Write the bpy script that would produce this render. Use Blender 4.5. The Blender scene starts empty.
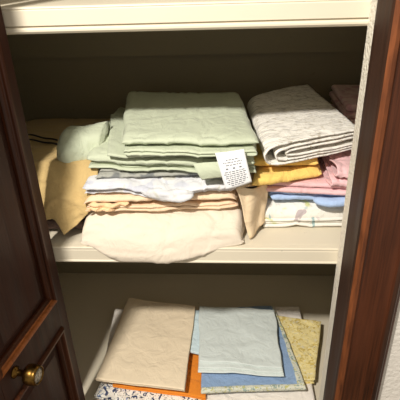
import bpy, bmesh, math, random
from math import sin, cos, radians, pi, sqrt
from mathutils import Vector, noise, Matrix
random.seed(7)
COL = bpy.context.scene.collection
# ------------------------------------------------------------------ camera
F = 460.0
YAW, PITCH, ROLL = radians(4.25), radians(27.75), radians(-2.0)
CAM = Vector((0.0, -0.75, 0.502))
fw = Vector((-sin(YAW)*cos(PITCH), cos(YAW)*cos(PITCH), -sin(PITCH)))
rt0 = Vector((cos(YAW), sin(YAW), 0)); up0 = rt0.cross(fw)
RT = rt0*cos(ROLL) + up0*sin(ROLL); UP = -rt0*sin(ROLL) + up0*cos(ROLL)
cd = bpy.data.cameras.new('camera'); cam = bpy.data.objects.new('camera', cd); COL.objects.link(cam)
cd.sensor_width = 36; cd.lens = F/400*36; cd.clip_start = 0.01
cam.matrix_world = Matrix(((RT.x, UP.x, -fw.x, CAM.x), (RT.y, UP.y, -fw.y, CAM.y), (RT.z, UP.z, -fw.z, CAM.z), (0, 0, 0, 1)))
bpy.context.scene.camera = cam

def ray(px, py): return fw + RT*((px-200)/F) - UP*((py-200)/F)
def pz(px, py, z):
    """point of the horizontal plane at height z seen at (px, py)"""
    r = ray(px, py); t = (z-CAM.z)/r.z; p = CAM+r*t; return (p.x, p.y)
def py_(px, py, y):
    """point of the upright plane at depth y"""
    r = ray(px, py); t = (y-CAM.y)/r.y; return CAM+r*t

# ------------------------------------------------------------------ materials
def new_mat(name, rough=.8, spec=.3, sheen=0):
    m = bpy.data.materials.new(name); m.use_nodes = True
    nt = m.node_tree; b = nt.nodes['Principled BSDF']
    b.inputs['Roughness'].default_value = rough
    b.inputs['Specular IOR Level'].default_value = spec
    if sheen: b.inputs['Sheen Weight'].default_value = sheen
    return m, nt, b
def N(nt, t, **k):
    n = nt.nodes.new(t)
    for a, v in k.items():
        if a in n.inputs: n.inputs[a].default_value = v
        else: setattr(n, a, v)
    return n
def coords(nt, scale=(1, 1, 1), rot=(0, 0, 0)):
    c = nt.nodes.new('ShaderNodeTexCoord'); mp = nt.nodes.new('ShaderNodeMapping')
    mp.inputs['Scale'].default_value = scale; mp.inputs['Rotation'].default_value = rot
    nt.links.new(c.outputs['Object'], mp.inputs['Vector']); return mp.outputs['Vector']
def ramp(nt, fac, stops, interp='LINEAR'):
    r = nt.nodes.new('ShaderNodeValToRGB'); r.color_ramp.interpolation = interp
    e = r.color_ramp.elements
    e[0].position, e[0].color = stops[0][0], (*stops[0][1], 1)
    e[1].position, e[1].color = stops[-1][0], (*stops[-1][1], 1)
    for p, c in stops[1:-1]:
        x = e.new(p); x.color = (*c, 1)
    nt.links.new(fac, r.inputs['Fac']); return r.outputs['Color']
def mixc(nt, fac, a, b):
    n = nt.nodes.new('ShaderNodeMix'); n.data_type = 'RGBA'
    for s, v in ((0, fac), (6, a), (7, b)):
        if hasattr(v, 'is_output'): nt.links.new(v, n.inputs[s])
        elif s == 0: n.inputs[0].default_value = v
        else: n.inputs[s].default_value = (*v, 1)
    return n.outputs[2]
def bump(nt, b, h, strength=.3, dist=.001):
    n = nt.nodes.new('ShaderNodeBump'); n.inputs['Strength'].default_value = strength
    n.inputs['Distance'].default_value = dist
    nt.links.new(h, n.inputs['Height']); nt.links.new(n.outputs[0], b.inputs['Normal'])
def srgb(r, g, b):
    f = lambda c: (c/255/12.92) if c/255 <= .04045 else ((c/255+.055)/1.055)**2.4
    return (f(r), f(g), f(b))
def cloth(name, rgb, var=.08, sheen=.15, crump=.8, build=None, seed=0.0):
    """woven cotton: slight tone variation, small crumples in the bump"""
    m, nt, b = new_mat(name, .9, .12, sheen)
    v = coords(nt)
    n1 = N(nt, 'ShaderNodeTexNoise', Scale=9.0, Detail=3.0); nt.links.new(v, n1.inputs['Vector'])
    c = srgb(*rgb); d = tuple(x*(1-var) for x in c); e = tuple(min(1, x*(1+var*.6)) for x in c)
    base = ramp(nt, n1.outputs['Fac'], [(.3, d), (.7, e)])
    if build: base = build(nt, v, base)
    nt.links.new(base, b.inputs['Base Color'])
    n2 = N(nt, 'ShaderNodeTexNoise', Scale=26.0, Detail=5.0, Roughness=.55, Distortion=.8); nt.links.new(v, n2.inputs['Vector'])
    n3 = N(nt, 'ShaderNodeTexNoise', Scale=900.0, Detail=1.0); nt.links.new(v, n3.inputs['Vector'])
    ad = N(nt, 'ShaderNodeMath', operation='MULTIPLY_ADD'); nt.links.new(n3.outputs['Fac'], ad.inputs[0]); ad.inputs[1].default_value = .05
    nt.links.new(n2.outputs['Fac'], ad.inputs[2])
    bump(nt, b, ad.outputs[0], crump, .009)
    return m
def blobs(scale, lo, hi, col, dist=1.0, sc=(1, 1, 1)):
    def f(nt, v, base):
        mp = N(nt, 'ShaderNodeMapping'); mp.inputs['Scale'].default_value = sc; nt.links.new(v, mp.inputs['Vector'])
        n = N(nt, 'ShaderNodeTexNoise', Scale=scale, Detail=1.5, Distortion=dist); nt.links.new(mp.outputs[0], n.inputs['Vector'])
        k = ramp(nt, n.outputs['Fac'], [(lo, (0, 0, 0)), (hi, (1, 1, 1))])
        return mixc(nt, k, base, srgb(*col))
    return f
def chain(*fs):
    def f(nt, v, base):
        for g in fs: base = g(nt, v, base)
        return base
    return f
def offs(o, g):
    def f(nt, v, base):
        mp = N(nt, 'ShaderNodeMapping'); mp.inputs['Location'].default_value = (o, o*.7, o*.3); nt.links.new(v, mp.inputs['Vector'])
        return g(nt, mp.outputs[0], base)
    return f
def vor(scale, lo, hi, col):
    def f(nt, v, base):
        n = N(nt, 'ShaderNodeTexVoronoi', Scale=scale); nt.links.new(v, n.inputs['Vector'])
        k = ramp(nt, n.outputs['Distance'], [(lo, (1, 1, 1)), (hi, (0, 0, 0))])
        return mixc(nt, k, base, srgb(*col))
    return f

def paint(name, rgb, rough=.55, b_scale=60, b_str=.15, b_dist=.001, var=.05):
    m, nt, b = new_mat(name, rough, .35)
    v = coords(nt)
    n = N(nt, 'ShaderNodeTexNoise', Scale=7.0, Detail=4.0); nt.links.new(v, n.inputs['Vector'])
    c = srgb(*rgb)
    base = ramp(nt, n.outputs['Fac'], [(.3, tuple(x*(1-var) for x in c)), (.7, c)])
    n4 = N(nt, 'ShaderNodeTexNoise', Scale=55.0, Detail=2.0); nt.links.new(v, n4.inputs['Vector'])
    k = ramp(nt, n4.outputs['Fac'], [(.73, (0, 0, 0)), (.78, (.45, .45, .45))])
    base = mixc(nt, k, base, tuple(x*.45 for x in c))
    nt.links.new(base, b.inputs['Base Color'])
    n2 = N(nt, 'ShaderNodeTexNoise', Scale=b_scale, Detail=3.0); nt.links.new(v, n2.inputs['Vector'])
    bump(nt, b, n2.outputs['Fac'], b_str, b_dist)
    return m
def wood(name, dark, light, rough=.33, grain=(90, 90, 5), spec=.28):
    m, nt, b = new_mat(name, rough, spec)
    v = coords(nt, grain)
    n = N(nt, 'ShaderNodeTexNoise', Scale=1.6, Detail=6.0, Roughness=.65, Distortion=.3); nt.links.new(v, n.inputs['Vector'])
    c = ramp(nt, n.outputs['Fac'], [(.3, srgb(*dark)), (.72, srgb(*light))])
    v2 = coords(nt, (14, 14, 2)); n2 = N(nt, 'ShaderNodeTexNoise', Scale=1.5, Detail=3.0); nt.links.new(v2, n2.inputs['Vector'])
    k = ramp(nt, n2.outputs['Fac'], [(.35, (.0, .0, .0)), (.7, (.6, .6, .6))])
    c = mixc(nt, k, c, tuple(x*1.25 for x in srgb(*light)))
    nt.links.new(c, b.inputs['Base Color'])
    bump(nt, b, n.outputs['Fac'], .35, .0012)
    r = ramp(nt, n2.outputs['Fac'], [(.3, (rough*.8,)*3), (.75, (min(1, rough*1.5),)*3)]); nt.links.new(r, b.inputs['Roughness'])
    return m

M = {}
M['shelf'] = paint('cream_shelf_paint', (222, 212, 190), .45)
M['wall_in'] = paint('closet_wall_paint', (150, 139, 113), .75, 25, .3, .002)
M['plaster'] = paint('textured_plaster', (238, 230, 214), .8, 170, 1.0, .005, .10)
M['wall'] = paint('hall_wall_paint', (226, 220, 210), .8, 120, .9, .003)
M['floor'] = paint('floor_finish', (120, 100, 80), .7)
M['wood'] = wood('dark_mahogany', (24, 12, 7), (84, 44, 24), grain=(170, 170, 4))
M['wood_mid'] = wood('worn_mahogany', (26, 14, 9), (66, 42, 29), .55, (150, 150, 4), .2)
M['wood_edge'] = wood('rubbed_orange_edge', (58, 28, 14), (128, 72, 38), .45, (60, 60, 9))
M['wood_door'] = wood('dark_door_varnish', (30, 14, 8), (60, 29, 16), .5)
M['wood_door_edge'] = wood('rubbed_highlit_moulding', (80, 40, 18), (168, 98, 48), .38)  # rubbed orange wood with the ridge's highlight painted into its colour
m, nt, b = new_mat('aged_brass', .3, .5); b.inputs['Metallic'].default_value = 1
n = N(nt, 'ShaderNodeTexNoise', Scale=90.0, Detail=3.0); nt.links.new(coords(nt), n.inputs['Vector'])
nt.links.new(ramp(nt, n.outputs['Fac'], [(.3, srgb(60, 42, 20)), (.7, srgb(140, 106, 50))]), b.inputs['Base Color'])
M['brass'] = m
m, nt, b = new_mat('worn_steel', .4, .5); b.inputs['Metallic'].default_value = .7
n = N(nt, 'ShaderNodeTexNoise', Scale=200.0); nt.links.new(coords(nt), n.inputs['Vector'])
nt.links.new(ramp(nt, n.outputs['Fac'], [(.35, srgb(110, 105, 95)), (.65, srgb(200, 195, 180))]), b.inputs['Base Color'])
M['steel'] = m
M['green'] = cloth('sage_green_cotton', (196, 203, 178), .05)
M['tan'] = cloth('mustard_tan_cotton', (200, 172, 118), .12)
M['mauve'] = cloth('mauve_brown_cotton', (122, 100, 92), .15)
M['dark'] = cloth('dark_piping', (40, 34, 32), .1)
M['cream'] = cloth('ivory_cotton', (228, 215, 196), .04, crump=.55)
M['peach'] = cloth('peach_cotton', (236, 208, 176), .04)
M['peach_edge'] = cloth('peach_satin_edge', (242, 204, 160), .05)
M['beige'] = cloth('beige_cotton', (240, 216, 180), .06)
M['blue_grey'] = cloth('pale_blue_print', (220, 220, 222), .04, build=chain(blobs(22, .54, .62, (200, 202, 212)), offs(3.1, blobs(30, .6, .68, (204, 202, 192)))))
M['grey'] = cloth('grey_print', (168, 168, 160), .1, build=blobs(30, .5, .6, (120, 122, 122)))
M['yellow'] = cloth('golden_yellow_cotton', (250, 210, 118), .05)
M['pink'] = cloth('pink_cotton', (234, 192, 194), .08)
M['pinkprint'] = cloth('pink_print', (246, 214, 210), .06, build=blobs(40, .5, .62, (226, 176, 182)))
M['blue'] = cloth('light_blue_cotton', (170, 194, 230), .06)
M['heather'] = cloth('heathered_white', (244, 240, 231), .03, build=chain(blobs(34, .55, .68, (208, 204, 198), .3, (1.2, 5, 1)), offs(2.2, blobs(80, .58, .68, (186, 178, 158), .2, (1, 4, 1)))))
M['leafprint'] = cloth('white_leaf_print', (234, 230, 220), .03, build=chain(blobs(20, .66, .69, (206, 208, 150), .6, (1, 1.8, 1)), offs(5.3, blobs(19, .67, .70, (162, 186, 186), .6, (1.7, 1, 1))), offs(8.7, blobs(26, .66, .69, (188, 176, 176), .5))))
M['sand'] = cloth('sand_cotton', (236, 218, 188), .04, crump=.5)
M['white'] = cloth('white_cotton', (240, 232, 222), .04)
M['orange'] = cloth('orange_cotton', (230, 138, 46), .06)
M['navyprint'] = cloth('navy_floral_print', (240, 236, 226), .03, build=chain(blobs(60, .57, .60, (58, 70, 104), 1.4), offs(4.4, blobs(95, .61, .64, (92, 98, 92), 2.0, (1, 1.5, 1))), offs(7.9, blobs(60, .66, .7, (120, 140, 176), .6))))
M['paleblue'] = cloth('very_pale_blue_cotton', (216, 224, 220), .03, crump=.5)
M['paleblue2'] = cloth('ice_blue_cotton', (208, 226, 232), .03)
M['quilt'] = cloth('dusty_blue_cotton', (144, 170, 204), .05)
M['border'] = cloth('floral_border_print', (214, 214, 196), .04, build=chain(blobs(120, .55, .6, (150, 168, 160), 1.0), offs(3.3, blobs(140, .6, .64, (190, 186, 120), .6))))
M['yellowprint'] = cloth('yellow_floral_print', (244, 226, 160), .05, build=chain(blobs(80, .54, .62, (214, 188, 104), 1.2), offs(2.7, blobs(120, .6, .65, (236, 226, 190), .8))))
M['tagw'] = cloth('white_satin_label', (240, 240, 240), .01, crump=.1)
M['ink'] = cloth('grey_ink', (120, 124, 134), .02, crump=0)

# ------------------------------------------------------------------ object helpers
def link(name, bm, mat, parent=None, smooth=True):
    me = bpy.data.meshes.new(name); bmesh.ops.recalc_face_normals(bm, faces=bm.faces); bm.to_mesh(me); bm.free()
    for p in me.polygons: p.use_smooth = smooth
    mats = mat if isinstance(mat, (list, tuple)) else [mat]
    for x in mats: me.materials.append(M[x])
    o = bpy.data.objects.new(name, me); COL.objects.link(o)
    if parent:
        o.parent = parent; o.matrix_parent_inverse = parent.matrix_world.inverted()
    return o
def tag(o, label, cat, group=None):
    o['label'] = label; o['category'] = cat
    if group: o['group'] = group
    return o
def struct(o): o['kind'] = 'structure'; return o
def box(bm, x0, x1, y0, y1, z0, z1, bev=0):
    r = bmesh.ops.create_cube(bm, size=1)
    for v in r['verts']:
        v.co = Vector((x0+(v.co.x+.5)*(x1-x0), y0+(v.co.y+.5)*(y1-y0), z0+(v.co.z+.5)*(z1-z0)))
    if bev:
        es = {e for v in r['verts'] for e in v.link_edges}
        bmesh.ops.bevel(bm, geom=list(es), offset=bev, segments=2, profile=.5, affect='EDGES')
def prism(bm, prof, z0, z1, mats=None, nz=1):
    """vertical extrusion of an xy outline (closed)"""
    rings = []
    for k in range(nz+1):
        z = z0+(z1-z0)*k/nz
        rings.append([bm.verts.new((x, y, z)) for x, y in prof])
    n = len(prof)
    for k in range(nz):
        for i in range(n):
            f = bm.faces.new((rings[k][i], rings[k][(i+1) % n], rings[k+1][(i+1) % n], rings[k+1][i]))
            if mats: f.material_index = mats[i]
    bm.faces.new(rings[0][::-1]); bm.faces.new(rings[-1])

def fbm(p, oct=3):
    s = 0; a = 1; q = Vector(p)
    for _ in range(oct): s += a*noise.noise(q); a *= .5; q = q*2.03
    return s
def quad_at(q, a, v):
    (fx0, fy0), (fx1, fy1), (bx1, by1), (bx0, by0) = q
    fx = fx0+(fx1-fx0)*v; fy = fy0+(fy1-fy0)*v; bx = bx0+(bx1-bx0)*v; by = by0+(by1-by0)*v
    return fx+(bx-fx)*a, fy+(by-fy)*a
def catmull(pts, n):
    out = []; P = [pts[0]]+list(pts)+[pts[-1]]
    for i in range(1, len(P)-2):
        p0, p1, p2, p3 = P[i-1], P[i], P[i+1], P[i+2]
        for k in range(n):
            t = k/n; t2 = t*t; t3 = t2*t
            out.append(tuple(.5*((2*p1[j])+(-p0[j]+p2[j])*t+(2*p0[j]-5*p1[j]+4*p2[j]-p3[j])*t2+(-p0[j]+3*p1[j]-3*p2[j]+p3[j])*t3) for j in (0, 1)))
    out.append(tuple(pts[-1])); return out
def serp(n, z0, pitch, af=0.0, ab=1.0, jit=.02, seed=1, ns=10, depth=.3, start_front=False):
    """a sheet folded back and forth: n runs joined by round turns; a is a fraction of the depth"""
    rnd = random.Random(seed); pts = []
    fr = [af+rnd.uniform(0, jit) for _ in range(n+1)]; bk = [ab-rnd.uniform(0, jit) for _ in range(n+1)]
    for i in range(n):
        z = z0+(i+.5)*pitch
        fwd = (i % 2 == 0) != start_front      # towards the front
        A, B = (bk[(i+1)//2], fr[i//2]) if fwd else (fr[i//2], bk[(i+1)//2])
        for k in range(ns+1):
            t = k/ns; t = .5-.5*cos(pi*t)
            pts.append((A+(B-A)*t, z))
        if i < n-1:
            s = -1 if fwd else 1
            for k in (1, 2, 3, 4):
                an = pi*k/5; r = pitch/2
                pts.append((B+s*r/depth*sin(an)*1.3, z+r-r*cos(an)))
    return pts
def ribbon(bm, quad, path, nv=48, t=.004, wob=.004, wz=.004, k=9, seed=0., round_ends=0.0, zbase=0., bow=0., post=None, mat=0, crease=.0015):
    """cloth of thickness t whose section path(v) runs over the depth of quad, swept across it"""
    sx = Vector(quad[3]) - Vector(quad[0]); D = sx.length
    rows_o, rows_i = [], []
    for j in range(nv+1):
        v = j/nv
        pts = path(v) if callable(path) else path
        sc = 1.0
        if round_ends:
            e = min(v, 1-v)/round_ends
            sc = 1.0 if e >= 1 else max(.12, sqrt(max(0, 1-(1-e)**2)))
        ro, ri = [], []
        m = len(pts)
        for i, (a, z) in enumerate(pts):
            a0, z0 = pts[max(0, i-1)]; a1, z1 = pts[min(m-1, i+1)]
            ta, tz = (a1-a0)*D, (z1-z0); L = math.hypot(ta, tz) or 1
            na, nz = -tz/L, ta/L
            for s, row in ((.5, ro), (-.5, ri)):
                aa = a+na*t*s/D; zz = zbase+(z+nz*t*s-zbase)*sc
                x, y = quad_at(quad, aa, v)
                bw = bow*(1-(2*v-1)**2)*(1-max(0, min(1, aa)))
                y -= bw
                q = Vector((x*k+seed, y*k, z*k*5.0+seed*.37))
                dx = fbm(q+Vector((5.1, 0, 0)), 2)*wob; dy = fbm(q+Vector((0, 9.3, 0)), 2)*wob
                q2 = Vector((x*k*1.0+seed, y*k*1.0, seed*1.7+z*4))
                dz = fbm(q2, 3)*wz
                r = abs(noise.noise(Vector((x*k*2.2+seed*3, y*k*2.6, z*5+3.3))))
                dz += -crease*max(0, 1-r*7)
                p = Vector((x+dx, y+dy, zz+dz))
                if post: p = Vector(post(p.x, p.y, p.z, v))
                row.append(bm.verts.new(p))
        rows_o.append(ro); rows_i.append(ri)
    def f(*vs):
        try:
            fc = bm.faces.new(vs); fc.material_index = mat
        except ValueError: pass
    m = len(rows_o[0])
    for j in range(nv):
        for i in range(m-1):
            f(rows_o[j][i], rows_o[j][i+1], rows_o[j+1][i+1], rows_o[j+1][i])
            f(rows_i[j][i], rows_i[j+1][i], rows_i[j+1][i+1], rows_i[j][i+1])
        f(rows_o[j][0], rows_o[j+1][0], rows_i[j+1][0], rows_i[j][0])
        f(rows_o[j][-1], rows_i[j][-1], rows_i[j+1][-1], rows_o[j+1][-1])
    for J in (0, nv):
        for i in range(m-1): f(rows_o[J][i], rows_i[J][i], rows_i[J][i+1], rows_o[J][i+1])
def leaf(bm, quad, zb, zt, nu=36, nv=36, wob=.002, wz=.0015, k=10, seed=0., edge=.006, wave=0., mat=0, tilt=None, crease=.001, post=None):
    """one soft folded slab between heights zb and zt with rounded edges"""
    W = (Vector(quad[1])-Vector(quad[0])).length; D = (Vector(quad[3])-Vector(quad[0])).length
    def params(n, L):
        e = min(.3, edge/L); ps = [0, e*.08, e*.3, e*.62, e]
        return ps+[e+(1-2*e)*i/(n-1) for i in range(1, n-1)]+[1-x for x in reversed(ps)]
    U, Vv = params(nv, W), params(nu, D)
    h = (zt-zb)/2; mid = (zt+zb)/2
    def prof(d): e = min(1, d/edge); return sqrt(max(0, 1-(1-e)**2))
    top, bot = [], []
    for a in Vv:
        rt_, rb_ = [], []
        for u in U:
            x, y = quad_at(quad, a, u)
            d = min(min(u, 1-u)*W, min(a, 1-a)*D); hh = h*prof(d)
            q = Vector((x*k+seed, y*k, seed*.7))
            x2 = x+fbm(q*1.3+Vector((3, 0, 0)), 2)*wob; y2 = y+fbm(q*1.3+Vector((0, 4, 0)), 2)*wob
            dz = (fbm(q, 3)+.4)*wz
            r = abs(noise.noise(Vector((x*k*2+seed*3, y*k*2.4, 3.3)))); dz -= crease*max(0, 1-r*7)
            tz = tilt(a, u) if tilt else 0
            pt, pb = Vector((x2, y2, mid+hh+dz+tz)), Vector((x2, y2, mid-hh+tz+dz*.5))
            if post: pt, pb = Vector(post(*pt, a, u)), Vector(post(*pb, a, u))
            if hh <= 1e-9:
                w = bm.verts.new(pt); rt_.append(w); rb_.append(w)
            else: rt_.append(bm.verts.new(pt)); rb_.append(bm.verts.new(pb))
        top.append(rt_); bot.append(rb_)
    for i in range(len(Vv)-1):
        for j in range(len(U)-1):
            for g, rev in ((top, 0), (bot, 1)):
                vs = [g[i][j], g[i][j+1], g[i+1][j+1], g[i+1][j]]
                if rev: vs.reverse()
                vs = list(dict.fromkeys(vs))
                if len(vs) >= 3:
                    try: fc = bm.faces.new(vs); fc.material_index = mat
                    except ValueError: pass
def grid_surface(bm, fn, nu, nv, t=.0016):
    """thin cloth through fn(u, v) with real thickness"""
    P = [[Vector(fn(i/nu, j/nv)) for i in range(nu+1)] for j in range(nv+1)]
    A, B = [], []
    for j in range(nv+1):
        ra, rb = [], []
        for i in range(nu+1):
            du = P[j][min(nu, i+1)]-P[j][max(0, i-1)]; dv = P[min(nv, j+1)][i]-P[max(0, j-1)][i]
            n_ = du.cross(dv); n_.normalize()
            ra.append(bm.verts.new(P[j][i]+n_*t/2)); rb.append(bm.verts.new(P[j][i]-n_*t/2))
        A.append(ra); B.append(rb)
    for j in range(nv):
        for i in range(nu):
            bm.faces.new((A[j][i], A[j][i+1], A[j+1][i+1], A[j+1][i])); bm.faces.new((B[j][i], B[j+1][i], B[j+1][i+1], B[j][i+1]))
    for j in range(nv):
        for i in (0, nu): bm.faces.new((A[j][i], A[j+1][i], B[j+1][i], B[j][i]))
    for i in range(nu):
        for j in (0, nv): bm.faces.new((A[j][i], A[j][i+1], B[j][i+1], B[j][i]))

# ------------------------------------------------------------------ the closet
XL, XR, YB = -.64, .44, .54       # inside of the closet
FLOOR, TOP = -1.15, 1.25
ZS = -.47                         # lower shelf top
def simple(name, *b, mat='wall_in', bev=0):
    bm = bmesh.new()
    for q in b: box(bm, *q, bev)
    return struct(link(name, bm, mat, smooth=False))
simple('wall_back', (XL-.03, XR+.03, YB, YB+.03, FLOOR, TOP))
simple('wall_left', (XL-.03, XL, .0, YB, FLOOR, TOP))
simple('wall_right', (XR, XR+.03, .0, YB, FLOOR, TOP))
simple('floor', (-1.6, 1.6, -1.8, YB+.03, FLOOR-.03, FLOOR), mat='floor')
# plastered front wall with the opening
simple('wall_front_right', (.207, 1.4, -.032, 0, FLOOR, TOP), mat='plaster')
simple('wall_front_left', (-1.4, -.402, -.032, 0, FLOOR, TOP), mat='plaster')
simple('wall_hall_right', (.3, 1.4, -.085, -.0325, FLOOR, TOP), mat='wall')
simple('wall_hall_left', (-1.4, -.495, -.085, -.0325, FLOOR, TOP), mat='wall')

def casing(name, x0, s):
    """moulded door casing with its jamb: x0 opening side, s=+1 towards the right"""
    P = [(0, -.033), (0, -.1), (.002, -.105), (.008, -.109), (.014, -.107), (.0175, -.1015), (.021, -.1), (.027, -.102),
         (.033, -.1015), (.044, -.1), (.058, -.1), (.069, -.1015), (.073, -.106), (.077, -.1075), (.081, -.106),
         (.084, -.102), (.086, -.101), (.089, -.099), (.089, -.033)]
    mt = [1, 1, 2, 2, 2, 0, 0, 0, 0, 0, 0, 0, 3, 3, 0, 0, 0, 0, 0]
    prof = [(x0+s*x, y) for x, y in P]
    bm = bmesh.new(); prism(bm, prof, FLOOR, TOP, mt)
    return struct(link(name, bm, ['wood', 'wood_mid', 'wood_edge', 'wood_mid'], smooth=False))
casing('trim_1', .207, 1)
casing('trim_2', -.402, -1)

def shelf(name, zt, th, bead, label):
    bm = bmesh.new()
    box(bm, XL, XR, .014, YB, zt-.020, zt, .001)
    root = link(name, bm, 'shelf', smooth=False)
    tag(root, label, 'shelf')
    fb = bmesh.new()
    if bead:
        P = [(.0142, zt), (0.003, zt), (.001, zt-.0015), (.0005, zt-.0025), (.0015, zt-.004), (0, zt-.0055), (0, zt-th+.0125), (.0045, zt-th+.0118), (.0045, zt-th+.0102),
             (.0005, zt-th+.0095), (-.0025, zt-th+.007), (-.0025, zt-th+.004), (0, zt-th+.001), (.003, zt-th), (.0142, zt-th)]
    else:
        P = [(.0142, zt), (0.002, zt), (0, zt-.0015), (0, zt-.004), (.0022, zt-.005), (.0012, zt-.0062), (.0005, zt-.008), (.0005, zt-th+.006), (-.001, zt-th+.0045), (-.001, zt-th+.002), (.001, zt-th), (.0142, zt-th)]
    ra = [fb.verts.new((XL, y, z)) for y, z in P]; rb = [fb.verts.new((XR, y, z)) for y, z in P]
    for i in range(len(P)): fb.faces.new((ra[i], ra[(i+1) % len(P)], rb[(i+1) % len(P)], rb[i]))
    fb.faces.new(ra); fb.faces.new(rb[::-1])
    link('edge_strip', fb, 'shelf', root, smooth=False)
    return root
shelf('shelf', .443, .040, True, 'cream painted upper shelf with beaded front edge, empty at the top of the photo')
shelf('shelf', 0, .036, False, 'cream painted middle shelf carrying the tall sheet stacks')
shelf('shelf', ZS, .034, False, 'cream painted lowest shelf under the pillowcase piles, mostly hidden')
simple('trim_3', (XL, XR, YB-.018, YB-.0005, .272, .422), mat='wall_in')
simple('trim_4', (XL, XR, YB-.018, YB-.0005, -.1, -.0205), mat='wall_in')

# ------------------------------------------------------------------ the door (opened towards the viewer)
def build_door():
    ang = radians(8)
    H = Vector((-.350, -.008, 0))
    T, S, Wd = .024, .031, .262
    ztop, zbot = 1.0, -1.1
    # local frame: x along the door from the hinge, y = thickness behind (away from the seen face), z up
    Mx = Matrix(((-sin(ang), -cos(ang), 0, H.x), (-cos(ang), sin(ang), 0, H.y), (0, 0, 1, 0), (0, 0, 0, 1)))
    zr0, zr1 = -.178, -.103
    def fin(bm, name, mat, parent=None, smooth=False):
        bm.transform(Mx); return link(name, bm, mat, parent, smooth)
    bm = bmesh.new()
    box(bm, 0, S, 0, T, zbot, ztop, .0012); box(bm, Wd-S, Wd, 0, T, zbot, ztop, .0012)
    for z0, z1 in ((zr0, zr1), (zbot, zbot+.08), (ztop-.06, ztop)): box(bm, S, Wd-S, 0, T, z0, z1)
    root = struct(fin(bm, 'door_1', 'wood_door'))
    for z0, z1 in ((zr1, ztop-.06), (zbot+.08, zr0)):
        bm = bmesh.new()
        # raised field: sunken border sloping up to a flat centre
        x0, x1 = S, Wd-S
        m1, m2 = .016, .036
        ring = lambda d, y: [bm.verts.new(p) for p in ((x0+d, y, z0+d), (x1-d, y, z0+d), (x1-d, y, z1-d), (x0+d, y, z1-d))]
        rs = [ring(0, .011), ring(m1, .012), ring(m2, .0045), ring(m2+.002, .0035)]
        for A, B in zip(rs, rs[1:]):
            for i in range(4): bm.faces.new((A[i], A[(i+1) % 4], B[(i+1) % 4], B[i]))
        bm.faces.new(rs[-1])
        bk = ring(0, .02)
        for i in range(4): bm.faces.new((bk[i], bk[(i+1) % 4], rs[0][(i+1) % 4], rs[0][i]))
        bm.faces.new(bk)
        fin(bm, 'door_panel', 'wood_door', root)
        # moulding frame round the panel, proud of the stile
        bm = bmesh.new()
        prof = [(-.003, -.0002), (-.002, -.004), (.001, -.0068), (.0055, -.0066), (.0075, -.004), (.008, -.0005), (.0095, .0015), (.0125, .002), (.015, .0065), (.0155, .0115), (-.003, .0115)]
        rows = [[bm.verts.new(p) for p in ((x0+d, y, z0+d), (x1-d, y, z0+d), (x1-d, y, z1-d), (x0+d, y, z1-d))] for d, y in prof]
        for a in range(len(rows)):
            A, B = rows[a], rows[(a+1) % len(rows)]
            for i in range(4):
                f = bm.faces.new((A[i], A[(i+1) % 4], B[(i+1) % 4], B[i]))
                f.material_index = 1 if a < 6 and (i == 0 if z0 > -.2 else False) else 0  # painted highlight on the bottom side of the upper frame only
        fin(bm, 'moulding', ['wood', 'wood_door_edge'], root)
    # knob: rosette, neck, head and a face plate, turned about the door normal
    K = Vector((.192, 0, -.130))
    def lathe(bm, prof, c, n=32):
        rings = []
        for r, h in prof:
            r *= 1.3; h *= 1.2; rings.append([bm.verts.new((c.x+r*cos(2*pi*i/n), c.y-h, c.z+r*sin(2*pi*i/n))) for i in range(n)])
        for A, B in zip(rings, rings[1:]):
            for i in range(n): bm.faces.new((A[i], A[(i+1) % n], B[(i+1) % n], B[i]))
        bm.faces.new(rings[0]); bm.faces.new(rings[-1][::-1])
    bm = bmesh.new(); lathe(bm, [(.0085, 0), (.0085, .0015), (.0065, .003), (.005, .0045), (.0045, .007), (.0045, .016), (.007, .0175), (.0118, .019), (.0138, .0215), (.0142, .026), (.0138, .031), (.0132, .0335), (.0135, .0355), (.0125, .0385), (.0112, .0392), (.0106, .0384), (.0106, .0365)], K)
    kn = fin(bm, 'door_knob', 'brass', root, True)
    bm = bmesh.new(); lathe(bm, [(.0102, .0364), (.0102, .0374), (.0075, .0380), (.003, .0382)], K); fin(bm, 'knob_face', 'steel', kn, True)
    for z in (.55, -.75):
        bm = bmesh.new()
        r = bmesh.ops.create_cone(bm, cap_ends=True, segments=16, radius1=.005, radius2=.005, depth=.07)
        bmesh.ops.translate(bm, verts=r['verts'], vec=(-.0055, T/2, z)); fin(bm, 'hinge', 'brass', root, True)
build_door()

def fat(z0, z1, a0=0., lean=0.):
    h = z1-z0; r = h/2
    return catmull([(1, z0), (.5, z0), (.13+a0, z0), (.02+a0+lean, z0+r*.3), (a0-.004, z0+r), (.025+a0, z0+h*.84), (.13+a0, z1), (.5, z1), (1, z1-.001)], 8)
# ------------------------------------------------------------------ middle shelf, centre stack
# ivory sheet, drooping over the shelf edge
def path_ivory(v):
    d = max(0, min(1, (v-.02)/.24))*max(0, min(1, (1.0-v)/.45)); d = d*d*(3-2*d)
    top = .058
    c = [(1, top), (.6, top+.004), (.25, top+.002), (.08, top-.004), (.0, top-.016), (-.05, .03), (-.075-.01*d, .006-.006*d), (-.07-.025*d, -.006*0+.004-.027*d), (-.05*1-.012*d, .0035-.031*d),
         (-.01-.035*d, .0035-.022*d), (.12-.14*d, .0035-.004*d)]
    return catmull(c, 7)
bm = bmesh.new()
qB = [(-.298, .03), (.026, .034), (.05, .36), (-.30, .36)]
ribbon(bm, qB, path_ivory, nv=70, t=.003, wob=.004, wz=.002, seed=2.1, round_ends=.05, zbase=.008, bow=.014, crease=.003)
ribbon(bm, [(-.285, .045), (.02, .07), (.03, .35), (-.28, .35)], serp(6, .004, .0085, 0, 1, .02, 4), nv=40, t=.0065, wob=.002, wz=.0015, seed=2.1, round_ends=.05, zbase=.03)
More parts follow.
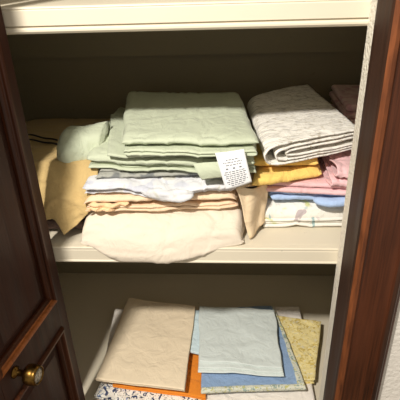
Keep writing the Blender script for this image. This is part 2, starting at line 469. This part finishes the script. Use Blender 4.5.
o = link('folded_sheet', bm, 'cream'); tag(o, 'ivory sheet at the bottom of the centre stack, drooping over the shelf edge', 'sheet')

# peach sheet
bm = bmesh.new()
zC = .062
qC = [(-.288, .028), (.010, .045), (.05, .36), (-.28, .36)]
def edge_dip(x, y, z, v):
    e = max(0, 1-v/.10); g = max(0, 1-(1-v)/.06)
    return x, y, z-.010*e*e*(z-zC)/.034-.008*g*g*(z-zC)/.034
ribbon(bm, qC, serp(4, zC, .0036, 0, 1, .06, 11), nv=90, t=.0024, wob=.007, wz=.0035, k=13, seed=5.0, round_ends=.05, zbase=zC+.008, bow=.008, post=edge_dip)
ribbon(bm, qC, fat(zC+.0165, zC+.0365, .02, .015), nv=70, t=.0025, wob=.004, wz=.0028, k=10, seed=5.0, round_ends=.06, zbase=zC+.025, bow=.006, post=edge_dip)
o = link('folded_sheet', bm, 'peach'); tag(o, 'peach sheet folded in layers between the ivory and the pale blue sheets', 'sheet')
bm = bmesh.new()
for k_, (x0, x1, yy, zz) in enumerate([(-.280, -.225, .018, .069), (-.275, -.20, .020, .077)]):
    def fn(u, v, x0=x0, x1=x1, yy=yy, zz=zz, k_=k_):
        x = x0+(x1-x0)*u; th = pi*(v-.5)*1.6
        return x+.004*sin(9*v+k_), yy+.012-.006*cos(th)+.004*sin(u*14+k_*2), zz+.0035*sin(th)+.004*sin(u*7+k_)*(1-u)+.004*u
    grid_surface(bm, fn, 24, 8, .0015)
link('ruffled_hem', bm, 'peach_edge', o)

# pale blue / white print sheet
bm = bmesh.new(); zD = .100
qD = [(-.283, .030), (.020, .05), (.05, .36), (-.27, .36)]
def sag_d(x, y, z, v):
    w = max(0, min(1, (v-.30)/.12)); fr = max(0, 1-(y-.02)/.06)
    return x, y-(.004*sin(v*17)+.009)*fr*w, z-.0045*fr*abs(sin(v*11+1))-.009*fr*w*(1 if v < .9 else (1-v)*10)
ribbon(bm, qD, fat(zD+.0015, zD+.013, .02), nv=80, t=.003, wob=.007, wz=.003, k=13, seed=9.0, round_ends=.06, zbase=zD+.006, bow=.005, post=sag_d, crease=.003)
ribbon(bm, qD, fat(zD+.0155, zD+.0265, .0), nv=80, t=.003, wob=.008, wz=.003, k=13, seed=9.0, round_ends=.06, zbase=zD+.02, bow=.006, post=sag_d, crease=.003)
def puff(u, v):
    x = -.175+.105*u; th = 2*pi*v; n_ = fbm(Vector((x*22, cos(th)*.9, sin(th)*.9)), 3)
    R = (.0145+.006*n_)*sqrt(max(.03, 1-(2*u-1)**4))
    return (x+.004*n_, .036-.010*u-cos(th)*R*1.2, .112-.006*sin(pi*u)-.006*u+sin(th)*R*.8)
G = [[bm.verts.new(puff(i/24, j/24)) for j in range(24)] for i in range(25)]
for i in range(24):
    for j in range(24): bm.faces.new((G[i][j], G[i+1][j], G[i+1][(j+1) % 24], G[i][(j+1) % 24]))
bm.faces.new(G[0]); bm.faces.new(G[-1])
o = link('folded_sheet', bm, 'blue_grey'); tag(o, 'white and pale blue printed sheet between the peach and the green sheets', 'sheet')
# gray print sheet
bm = bmesh.new()
ribbon(bm, [(-.262, .045), (-.03, .06), (-.02, .36), (-.26, .36)], serp(3, .1285, .0045, 0, 1, .05, 8), nv=50, t=.0034, wob=.006, wz=.002, k=16, seed=4.0, round_ends=.04, zbase=.13)
o = link('folded_pillowcase', bm, 'grey'); tag(o, 'thin grey printed pillowcase peeking out under the left of the green sheet', 'pillowcase')

# green sheet set
bm = bmesh.new(); zE = .143
qE = [pz(88, 169, zE), pz(255, 172, zE+.004), pz(243, 100, .19), (-.285, .36)]
def rise(x, y, z, v):
    f = max(0, min(1, (y-.05)/.35))
    return x, y, z+f*.006
ribbon(bm, qE, serp(3, zE, .0030, 0, 1, .04, 21), nv=80, t=.0020, wob=.006, wz=.0035, k=11, seed=1.3, bow=.004, post=rise)
ribbon(bm, qE, fat(zE+.0105, zE+.0285, .01), nv=80, t=.0025, wob=.005, wz=.0035, k=11, seed=1.3, round_ends=.05, zbase=zE+.02, bow=.004, post=rise, crease=.002)
ribbon(bm, [pz(107, 157, .178), pz(240, 156, .178), pz(240, 104, .19), pz(112, 112, .19)], serp(2, .1745, .0035, 0, 1, .04, 77), nv=50, t=.0026, wob=.005, wz=.0035, k=11, seed=1.3, bow=.004, post=rise)
qE2 = [pz(123, 150, .187), pz(258, 152, .186), pz(240, 94, .215), pz(127, 93, .214)]
ribbon(bm, [pz(123, 158, .182), pz(260, 158, .184), pz(241, 99, .20), pz(126, 99, .20)], serp(4, .1820, .0032, 0, 1, .05, 5), nv=90, t=.0020, wob=.007, wz=.0035, k=11, seed=1.3, round_ends=.03, zbase=.187, bow=.004, post=rise)
ribbon(bm, qE2, fat(.1970, .2135, .0, .01), nv=80, t=.0025, wob=.005, wz=.0035, k=11, seed=1.3, round_ends=.06, zbase=.203, bow=.006, post=rise, crease=.002)
green = link('folded_sheet', bm, 'green'); tag(green, 'large sage green sheet on top of the centre stack with a white care label', 'sheet')
# green corner flap hanging out at the front
bm = bmesh.new()
A = py_(193, 164, .022); B = py_(222, 161, .022); Cc = py_(229, 176, .016); Dd = py_(202, 180, .016)
def fl(u, v):
    p = (A*(1-u)+B*u)*(1-v)+(Dd*(1-u)+Cc*u)*v
    return p+Vector((0, -.004*sin(pi*v)+.0015*sin(5*u), 0))
grid_surface(bm, fl, 14, 12, .0016); link('hem_corner', bm, 'green', green)
# care label
bm = bmesh.new()
A = py_(215, 153, .014); B = py_(244, 149, .014); Cc = py_(252, 182, .006); Dd = py_(226, 190, .006)
def tg(u, v, o=0.0):
    p = (A*(1-u)+B*u)*(1-v)+(Dd*(1-u)+Cc*u)*v
    return p+Vector((0, -.003*sin(pi*v)-.002*sin(pi*u)-o, 0))
grid_surface(bm, tg, 14, 16, .0006); tagobj = link('care_label', bm, 'tagw', green); tagobj['label'] = 'white satin care label with grey print'
bm = bmesh.new(); rnd = random.Random(3)
rows = [(.20, .30, .75), (.27, .18, .85), (.34, .25, .8), (.52, .14, .88), (.575, .1, .9), (.63, .14, .84), (.685, .12, .9), (.74, .2, .86), (.795, .12, .9), (.85, .16, .82), (.905, .25, .75)]
def stroke(u0, u1, v0, v1):
    n_ = max(1, int((u1-u0)/.05)); vs = []
    for i in range(n_+1):
        u = u0+(u1-u0)*i/n_; vs.append((bm.verts.new(tg(u, v0, .0007)), bm.verts.new(tg(u, v1, .0007))))
    for a, b_ in zip(vs, vs[1:]): bm.faces.new((a[0], b_[0], b_[1], a[1]))
for v, u0, u1 in rows:
    u = u0
    while u < u1:
        w = rnd.uniform(.04, .13); stroke(u, min(u1, u+w), v, v+.022); u += w+.03
for u in (.22, .47, .7): stroke(u, u+.08, .425, .465)
link('printed_text', bm, 'ink', tagobj, False)

# green bundle at the left
bm = bmesh.new()
def bundle(u, v):
    # u along the length (left to right), v round the section
    th = 2*pi*v
    x = -.356+.095*u
    R1 = .052*sqrt(max(.0, 1-(1-min(1, u/.30+.03))**2))*(1-.16*u)
    y = .135+.02*u; z = .154+.008*u
    n_ = fbm(Vector((x*16, cos(th)*1.2, sin(th)*1.2)), 3)
    fold = .0025*sin(th*4+u*6)+.006*n_
    R = R1+fold*min(1, u*4)
    return (x+.004*n_, y-cos(th)*R*1.15, z+sin(th)*R*.90)
nu, nv_ = 26, 40
G = [[bm.verts.new(bundle(i/nu, j/nv_)) for j in range(nv_)] for i in range(nu+1)]
for i in range(nu):
    for j in range(nv_): bm.faces.new((G[i][j], G[i+1][j], G[i+1][(j+1) % nv_], G[i][(j+1) % nv_]))
bm.faces.new(G[0]); bm.faces.new(G[-1][::-1])
o = link('rolled_pillowcase', bm, 'green'); tag(o, 'sage green pillowcase bundled up at the left end of the green sheet', 'pillowcase')

# beige cloth corner hanging between the stacks
bm = bmesh.new()
TL = Vector((*pz(236, 196, .10), .10)); TR = py_(267, 184, .085); BR = py_(265, 220, .078); BL = Vector((*pz(250, 239, .003), .003))
TL = py_(236, 188, .022)
def bg(u, v):
    p = (TL*(1-u)+TR*u)*(1-v)+(BL*(1-u)+BR*u)*v
    return p+Vector((.002*sin(6*v), -.008*sin(pi*u)*(1-v*.6)+.004*sin(u*9+v*3), .0)) 
grid_surface(bm, bg, 24, 24, .002)
TL2, TR2 = TL+Vector((0, .0, .03)), TR+Vector((0, .02, .02))
def bg2(u, v):
    p = (TL*(1-u)+TR*u)*(1-v)+(Vector((.0, .2, .09))*(1-u)+Vector((.075, .22, .09))*u)*v
    return p+Vector((0, 0, .006*sin(pi*v)))
grid_surface(bm, bg2, 16, 16, .002)
o = link('pillowcase', bm, 'beige'); tag(o, 'beige pillowcase with a pointed corner hanging down between the two sheet stacks', 'pillowcase')

# ------------------------------------------------------------------ left: mustard tan cloth and what lies under it
bm = bmesh.new()
def tan(u, v):
    # u: left to right, v: from the back down over the front to the hem
    xl, xr = -.56, -.262
    if v < .55:
        t = v/.55; y = .50+(.07-.50)*t; z = .105+.022*sin(pi*t*.8)+.030*t
    else:
        t = (v-.55)/.45; y = .07-.040*sin(t*pi/2); z = .131-.118*t**1.15
        z -= .006*sin(pi*u)
    if v > .8: xr2 = xr-.045*(v-.8)/.2
    else: xr2 = xr
    x = xl+(xr2-xl)*u
    hem = .042*min(1, max(0, (.88-u)/.05))+.02*max(0, (u-.86)/.14) if v > .6 else 0
    z += hem*(v-.6)/.4 if v > .6 else 0
    n_ = fbm(Vector((x*11, y*9+z*9, 1.7)), 3)
    w = sin(x*70+z*20+n_*3)
    return (x+.003*n_, y-.009*n_-.004*w*max(0, v-.5)*2-.004*max(0, 1-6*abs(noise.noise(Vector((x*18, z*22, 4))))), z+.005*n_*(1-max(0, v-.9)*8)+(.0))
grid_surface(bm, tan, 60, 60, .003)
# inner folds carrying it
leaf(bm, [(-.53, .115), (-.30, .115), (-.30, .46), (-.54, .46)], .012, .10, seed=7.1, edge=.04, wz=.003)
o = link('folded_sheet', bm, 'tan'); tag(o, 'mustard tan sheet slumped at the left behind the open door', 'sheet')
bm = bmesh.new()
for dz, z_ in ((0, .1525), (.0, .1515)):
    a = Vector((*pz(29, 137 if z_ > .152 else 142, z_), z_)); b_ = Vector((*pz(58, 143 if z_ > .152 else 147, z_), z_))
    def cord(u, v, a=a, b_=b_):
        p = a*(1-u)+b_*u; th = 2*pi*v
        return p+Vector((0, cos(th)*.0022, sin(th)*.0022+.001*sin(u*9)+.006))
    n1, n2 = 20, 8
    G = [[bm.verts.new(cord(i/n1, j/n2)) for j in range(n2)] for i in range(n1+1)]
    for i in range(n1):
        for j in range(n2): bm.faces.new((G[i][j], G[i+1][j], G[i+1][(j+1) % n2], G[i][(j+1) % n2]))
    bm.faces.new(G[0]); bm.faces.new(G[-1])
link('piping', bm, 'dark', o)['label'] = 'dark piping stripes'
bm = bmesh.new()
leaf(bm, [(-.55, .055), (-.305, .060), (-.305, .108), (-.55, .108)], .0005, .028, seed=3.3, edge=.012, wz=.003, wob=.006)
leaf(bm, [(-.322, .085), (-.300, .075), (-.2990, .108), (-.322, .108)], .028, .10, seed=4.3, edge=.008, wz=.002, wob=.004)
o = link('folded_cloth', bm, 'mauve'); tag(o, 'mauve brown cloth tucked under the mustard tan sheet', 'cloth')

# ------------------------------------------------------------------ middle shelf, right stack
def rq(px0, px1, pyy, z, depth, skew=0):
    a = pz(px0, pyy[0], z); b_ = pz(px1, pyy[1], z)
    return [a, b_, (b_[0]+.02+skew, b_[1]+depth), (a[0]+.005+skew, a[1]+depth)]
# leaf print sheet
bm = bmesh.new()
qf = [(.068, .078), (.245, .082), (.26, .38), (.075, .38)]
def lift(x, y, z, v):
    f = max(0, 1-abs(v-.38)/.22); fr = max(0, 1-(y-.07)/.08)
    return x, y, z+.007*f*f*fr*max(0, 1-z/.03)
ribbon(bm, qf, serp(3, .002, .0045, 0, 1, .02, 31), nv=60, t=.0034, wob=.003, wz=.0012, seed=8.0, post=lambda x, y, z, v: lift(x, y, max(z, .001), v))
qf2 = [(.066, .082), (.245, .084), (.26, .38), (.075, .38)]
ribbon(bm, qf2, catmull([(1, .018), (.4, .0175), (.02, .0175), (-.012, .024), (-.004, .036), (.05, .048), (.2, .053), (.6, .056), (1, .056)], 7), nv=60, t=.003, wob=.003, wz=.002, seed=8.0, post=lift)
ribbon(bm, [(.075, .10), (.245, .10), (.26, .37), (.08, .37)], serp(4, .021, .0072, 0, 1, .02, 33), nv=30, t=.006, wob=.001, wz=.001, seed=8.)
o = link('folded_sheet', bm, 'leafprint'); tag(o, 'white sheet printed with green and teal leaves at the bottom of the right stack', 'sheet')
# light blue sheet
bm = bmesh.new()
qb = [(.082, .092), (.25, .072), (.26, .37), (.085, .37)]
ribbon(bm, qb, serp(3, .0585, .0068, 0, 1, .03, 41), nv=60, t=.005, wob=.006, wz=.003, k=14, seed=3.0, round_ends=.05, zbase=.068)
def roll(u, v):
    x = .165+.085*u; th = 2*pi*v; n_ = fbm(Vector((x*30, cos(th), sin(th))), 2)
    R = (.0085+.002*n_)*sqrt(max(0.02, 1-(1-min(1, u*5+.02))**2))
    return (x, .072-.006*sin(pi*u)-cos(th)*R*1.4, .068-.003*sin(u*5)+sin(th)*R)
G = [[bm.verts.new(roll(i/20, j/16)) for j in range(16)] for i in range(21)]
for i in range(20):
    for j in range(16): bm.faces.new((G[i][j], G[i+1][j], G[i+1][(j+1) % 16], G[i][(j+1) % 16]))
bm.faces.new(G[0]); bm.faces.new(G[-1])
o = link('folded_sheet', bm, 'blue'); tag(o, 'light blue sheet with a curled end, lying on the leaf print sheet', 'sheet')
# pink sheet
bm = bmesh.new()
qp = [(.068, .088), (.25, .062), (.265, .37), (.075, .37)]
ribbon(bm, qp, serp(4, .0805, .0058, 0, 1, .03, 43), nv=60, t=.0044, wob=.004, wz=.0022, seed=6.0, round_ends=.04, zbase=.09)
ribbon(bm, [(.192, .055), (.25, .055), (.262, .36), (.196, .36)], fat(.1050, .1190, .0), nv=30, t=.003, wob=.007, wz=.004, k=16, seed=6.2, crease=.003)
ribbon(bm, [(.200, .060), (.25, .055), (.262, .36), (.20, .36)], fat(.1225, .1430, .0), nv=30, t=.003, wob=.008, wz=.004, k=16, seed=6.2, crease=.003)
o = link('folded_sheet', bm, 'pink'); tag(o, 'pink sheet between the light blue and the golden yellow ones', 'sheet')
# yellow sheet: two fat folds
bm = bmesh.new()
qy = [pz(252, 190, .105), pz(321, 178, .105), (.186, .36), (.08, .36)]
def ypath(z0, z1, a0):
    h = z1-z0; r = h/2
    return lambda v: catmull([(1, z0), (.5, z0), (.10+a0, z0), (.015+a0, z0+r*.35), (a0-.004, z0+r), (.02+a0, z0+h*.86), (.10+a0, z1), (.5, z1), (1, z1-.001)], 7)
ribbon(bm, qy, ypath(.1065, .1265, 0.), nv=44, t=.003, wob=.004, wz=.002, seed=5.5, round_ends=.10, zbase=.1165, crease=.002)
ribbon(bm, qy, ypath(.112, .121, .08), nv=30, t=.003, wob=.003, wz=.001, seed=5.5)
qy2 = [pz(252, 168, .131), pz(318, 166, .131), (.186, .36), (.08, .36)]
ribbon(bm, qy2, ypath(.1305, .1475, 0.), nv=44, t=.003, wob=.003, wz=.002, seed=5.7, round_ends=.12, zbase=.139, crease=.002)
ribbon(bm, qy2, ypath(.1355, .1425, .08), nv=30, t=.003, wob=.003, wz=.001, seed=5.7)
o = link('folded_sheet', bm, 'yellow'); tag(o, 'golden yellow sheet in two fat folds under the heathered white sheet', 'sheet')
# heathered white sheet
bm = bmesh.new()
LF, LB, RB, RF = pz(266, 158, .168), pz(249, 101, .19), pz(306, 89, .20), pz(357, 140, .18)
qh = [LF, LB, RB, RF]
z0 = .1525
Wr = (Vector(RF)-Vector(LF)).length
outer = catmull([(1.0, z0+.012), (.6, z0+.004), (.25, z0), (.06, z0+.002), (-.01, z0+.012), (.0, z0+.026), (.08, z0+.036), (.3, z0+.041), (.7, z0+.046), (1.02, z0+.047)], 7)
inner = catmull([(1.0, z0+.017), (.6, z0+.010), (.3, z0+.0065), (.14, z0+.009), (.10, z0+.017), (.14, z0+.026), (.3, z0+.032), (.7, z0+.038), (1.0, z0+.0405)], 7)
inner2 = catmull([(1.0, z0+.022), (.6, z0+.016), (.36, z0+.0135), (.24, z0+.0155), (.22, z0+.020), (.28, z0+.024), (.5, z0+.0275), (1.0, z0+.034)], 7)
def hup(x, y, z, v): return x, y, z+.010*v
for p, t_ in ((outer, .0032), (inner, .0032), (inner2, .0032)):
    ribbon(bm, qh, p, nv=60, t=t_, wob=.003, wz=.002, k=10, seed=12., post=hup)
o = link('folded_sheet', bm, 'heather'); tag(o, 'heathered white sheet with grey flecks on top of the right stack', 'sheet')
# pink printed sheet behind, at the right
bm = bmesh.new()
n_l = 11
for i in range(n_l):
    j = .004*((i*7) % 3)
    leaf(bm, [(.262+j, .30), (.425, .30-j), (.425, .50), (.266+j, .50)], .001+i*.0175, .0175+i*.0175, nu=14, nv=14, seed=2.+i*.1, edge=.008)
o = link('folded_blanket', bm, 'pinkprint'); tag(o, 'pale pink printed blanket standing at the back right, behind the heathered sheet', 'blanket')

# ------------------------------------------------------------------ lower shelf, left pile
def stack(bm, quad, z0, ths, off=.003, seed=1, **kw):
    z = z0; rnd = random.Random(seed)
    for i, t in enumerate(ths):
        dx, dy = rnd.uniform(-off, off), rnd.uniform(-off, off)
        leaf(bm, [(x+dx, y+dy) for x, y in quad], z, z+t, seed=seed+.05*i, **kw); z += t+.0004
    return z
# navy floral print
bm = bmesh.new()
zz = ZS+.002
qn = [pz(94, 396, -.449), pz(204, 420, -.448), (-.09, .22), (-.305, .2)]
stack(bm, qn, -.4600, [.007, .007], .002, 3, edge=.006)
o = link('folded_pillowcase', bm, 'navyprint'); tag(o, 'white pillowcase with navy floral print at the bottom of the left lower pile', 'pillowcase')
bm = bmesh.new()
stack(bm, [pz(96, 402, -.461), pz(203, 420, -.461), (-.09, .22), (-.305, .2)], zz, [.0072], .0, 23, edge=.003)
o = link('folded_pillowcase', bm, 'peach'); tag(o, 'pale peach pillowcase, undermost of the left lower pile', 'pillowcase')
# orange
bm = bmesh.new()
qo = [pz(112, 385, -.434), pz(206, 398, -.434), pz(206, 318, -.432), pz(138, 306, -.432)]
stack(bm, qo, -.4445, [.0055, .0055], .001, 5, edge=.005)
o = link('folded_pillowcase', bm, 'orange'); tag(o, 'bright orange pillowcase under the sand coloured one', 'pillowcase')
# white ones behind left
bm = bmesh.new()
qw = [pz(98, 378, -.425), pz(150, 378, -.425), pz(160, 306, -.425), pz(119, 312, -.425)]
stack(bm, [pz(105, 372, -.43), pz(160, 377, -.43), pz(165, 320, -.43), pz(116, 313, -.43)], -.4320, [.0045, .0045, .0045, .004], .004, 6, edge=.005)
o = link('folded_pillowcase', bm, 'white'); tag(o, 'white pillowcase edge showing behind the left side of the sand coloured one', 'pillowcase')
# sand
bm = bmesh.new()
qs = [pz(96, 379, -.403), pz(185, 390, -.405), pz(196, 305, -.4), pz(129, 297, -.4)]
stack(bm, qs, -.4135, [.0035, .0035, .004], .0015, 8, edge=.004, wz=.0025)
o = link('folded_pillowcase', bm, 'sand'); tag(o, 'sand coloured pillowcase on top of the left lower pile', 'pillowcase')

# ------------------------------------------------------------------ lower shelf, right pile
bm = bmesh.new()
qq = [pz(203, 408, -.45), pz(317, 404, -.45), pz(322, 335, -.45), (-.06, .22)]
qq = [pz(204, 410, -.452), pz(316, 402, -.452), (.205, .2), (-.055, .2)]
stack(bm, qq, zz, [.007, .007, .006], .003, 13, edge=.006)
o = link('folded_sheet', bm, 'white'); tag(o, 'white sheet at the bottom of the right lower pile under the blue cloth', 'sheet')
# small white piece far behind
bm = bmesh.new()
qk = [pz(262, 330, -.43), pz(303, 328, -.43), pz(299, 302, -.43), pz(262, 302, -.43)]
stack(bm, [(.13, .27), (.207, .27), (.207, .34), (.13, .34)], zz, [.008]*4, .002, 14, edge=.006, nu=14, nv=14)
o = link('folded_cloth', bm, 'white'); tag(o, 'small off-white folded cloth at the back behind the yellow floral one', 'cloth')
# yellow floral
bm = bmesh.new()
qyf = [pz(290, 385, -.44), pz(313, 380, -.44), pz(319, 321, -.44), pz(272, 314, -.43)]
qyf = [(.10, .055), pz(313, 379, -.435), pz(320, 322, -.435), pz(270, 314, -.43)]
stack(bm, qyf, -.4485, [.006, .006, .006], .003, 15, edge=.007, wz=.004, wob=.004)
o = link('folded_pillowcase', bm, 'yellowprint'); tag(o, 'yellow floral pillowcase sticking out to the right of the blue cloth', 'pillowcase')
# dusty blue with floral border
bm = bmesh.new()
qbl = [pz(201, 392, -.425), pz(305, 388, -.425), pz(272, 306, -.42), pz(203, 308, -.42)]
def bend(x, y, z, a, u):   # the right edge bows outward
    return x+.004*sin(pi*a)*u**3, y, z
stack(bm, qbl, -.4295, [.005, .005], .0008, 16, edge=.005, post=bend)
o = link('folded_cloth', bm, 'quilt'); tag(o, 'dusty blue cloth with a floral print border under the pale blue pillowcase', 'cloth')
bm = bmesh.new()
f0, f1, b1, b0 = [Vector(p) for p in qbl]
i0 = f0+(b0-f0)*.035; i1 = f1+(b1-f1)*.035
leaf(bm, [tuple(f0+Vector((-.001, -.003))), tuple(f1+Vector((.002, -.003))), tuple(i1+Vector((.002, 0))), tuple(i0)], -.4305, -.4172, nu=8, nv=50, seed=16., edge=.004, post=lambda x, y, z, a, u: (x, y, z))
j1 = f1+(f0-f1)*.075; k1 = b1+(b0-b1)*.01
leaf(bm, [tuple(j1), tuple(f1+Vector((.002, 0))), tuple(b1+Vector((.002, 0))), tuple(k1)], -.4305, -.4170, nu=50, nv=8, seed=16., edge=.004, post=lambda x, y, z, a, u: (x+.004*sin(pi*a), y, z))
link('floral_border', bm, 'border', o)['label'] = 'pale green floral print border'
# ice blue slightly shifted left, pale on top
bm = bmesh.new()
qi = [pz(191, 370, -.413), pz(281, 378, -.413), pz(270, 310, -.413), pz(196, 312, -.413)]
qi2 = [pz(190, 352, -.413), pz(278, 372, -.413), pz(270, 312, -.413), pz(195, 311, -.413)]
stack(bm, qi2, -.4170, [.0040, .0040], .0006, 17, edge=.004)
o = link('folded_pillowcase', bm, 'paleblue2'); tag(o, 'ice blue pillowcase edge showing at the left under the pale blue one', 'pillowcase')
bm = bmesh.new()
qt = [pz(198, 371, -.404), pz(284, 376, -.404), pz(274, 309, -.396), pz(199, 306, -.396)]
for i_, dy_ in enumerate((0, .010, .026)):
    qx = [(qt[0][0], qt[0][1]+dy_), (qt[1][0]-.002*i_, qt[1][1]+dy_*.75), qt[2], qt[3]]
    leaf(bm, qx, -.4080+.0042*i_, -.4042+.0042*i_, seed=18, edge=.004, wz=.003, wob=.003+.001*i_)
o = link('folded_pillowcase', bm, 'paleblue'); tag(o, 'very pale blue pillowcase on top of the right lower pile', 'pillowcase')
bm = bmesh.new()
f0, f1, b1, b0 = [Vector(p) for p in qt]

# ------------------------------------------------------------------ light
ld = bpy.data.lights.new('hall_ceiling_lamp', 'AREA'); ld.shape = 'DISK'; ld.size = .10; ld.energy = 43; ld.color = (1, .945, .86)
lo = bpy.data.objects.new('hall_ceiling_lamp', ld); COL.objects.link(lo)
lo.location = (-.545, -1.10, 1.40)
lo.rotation_euler = (Vector((0, .1, -.1))-Vector(lo.location)).to_track_quat('-Z', 'Y').to_euler()
w = bpy.data.worlds.new('hall_ambient'); bpy.context.scene.world = w; w.use_nodes = True
bg_ = w.node_tree.nodes['Background']; bg_.inputs[0].default_value = (1, .92, .80, 1); bg_.inputs[1].default_value = .56
vs = bpy.context.scene.view_settings
vs.view_transform = 'Standard'; vs.look = 'None'; vs.gamma = 1; vs.exposure = 0
try: vs.use_curve_mapping = False
except Exception: pass
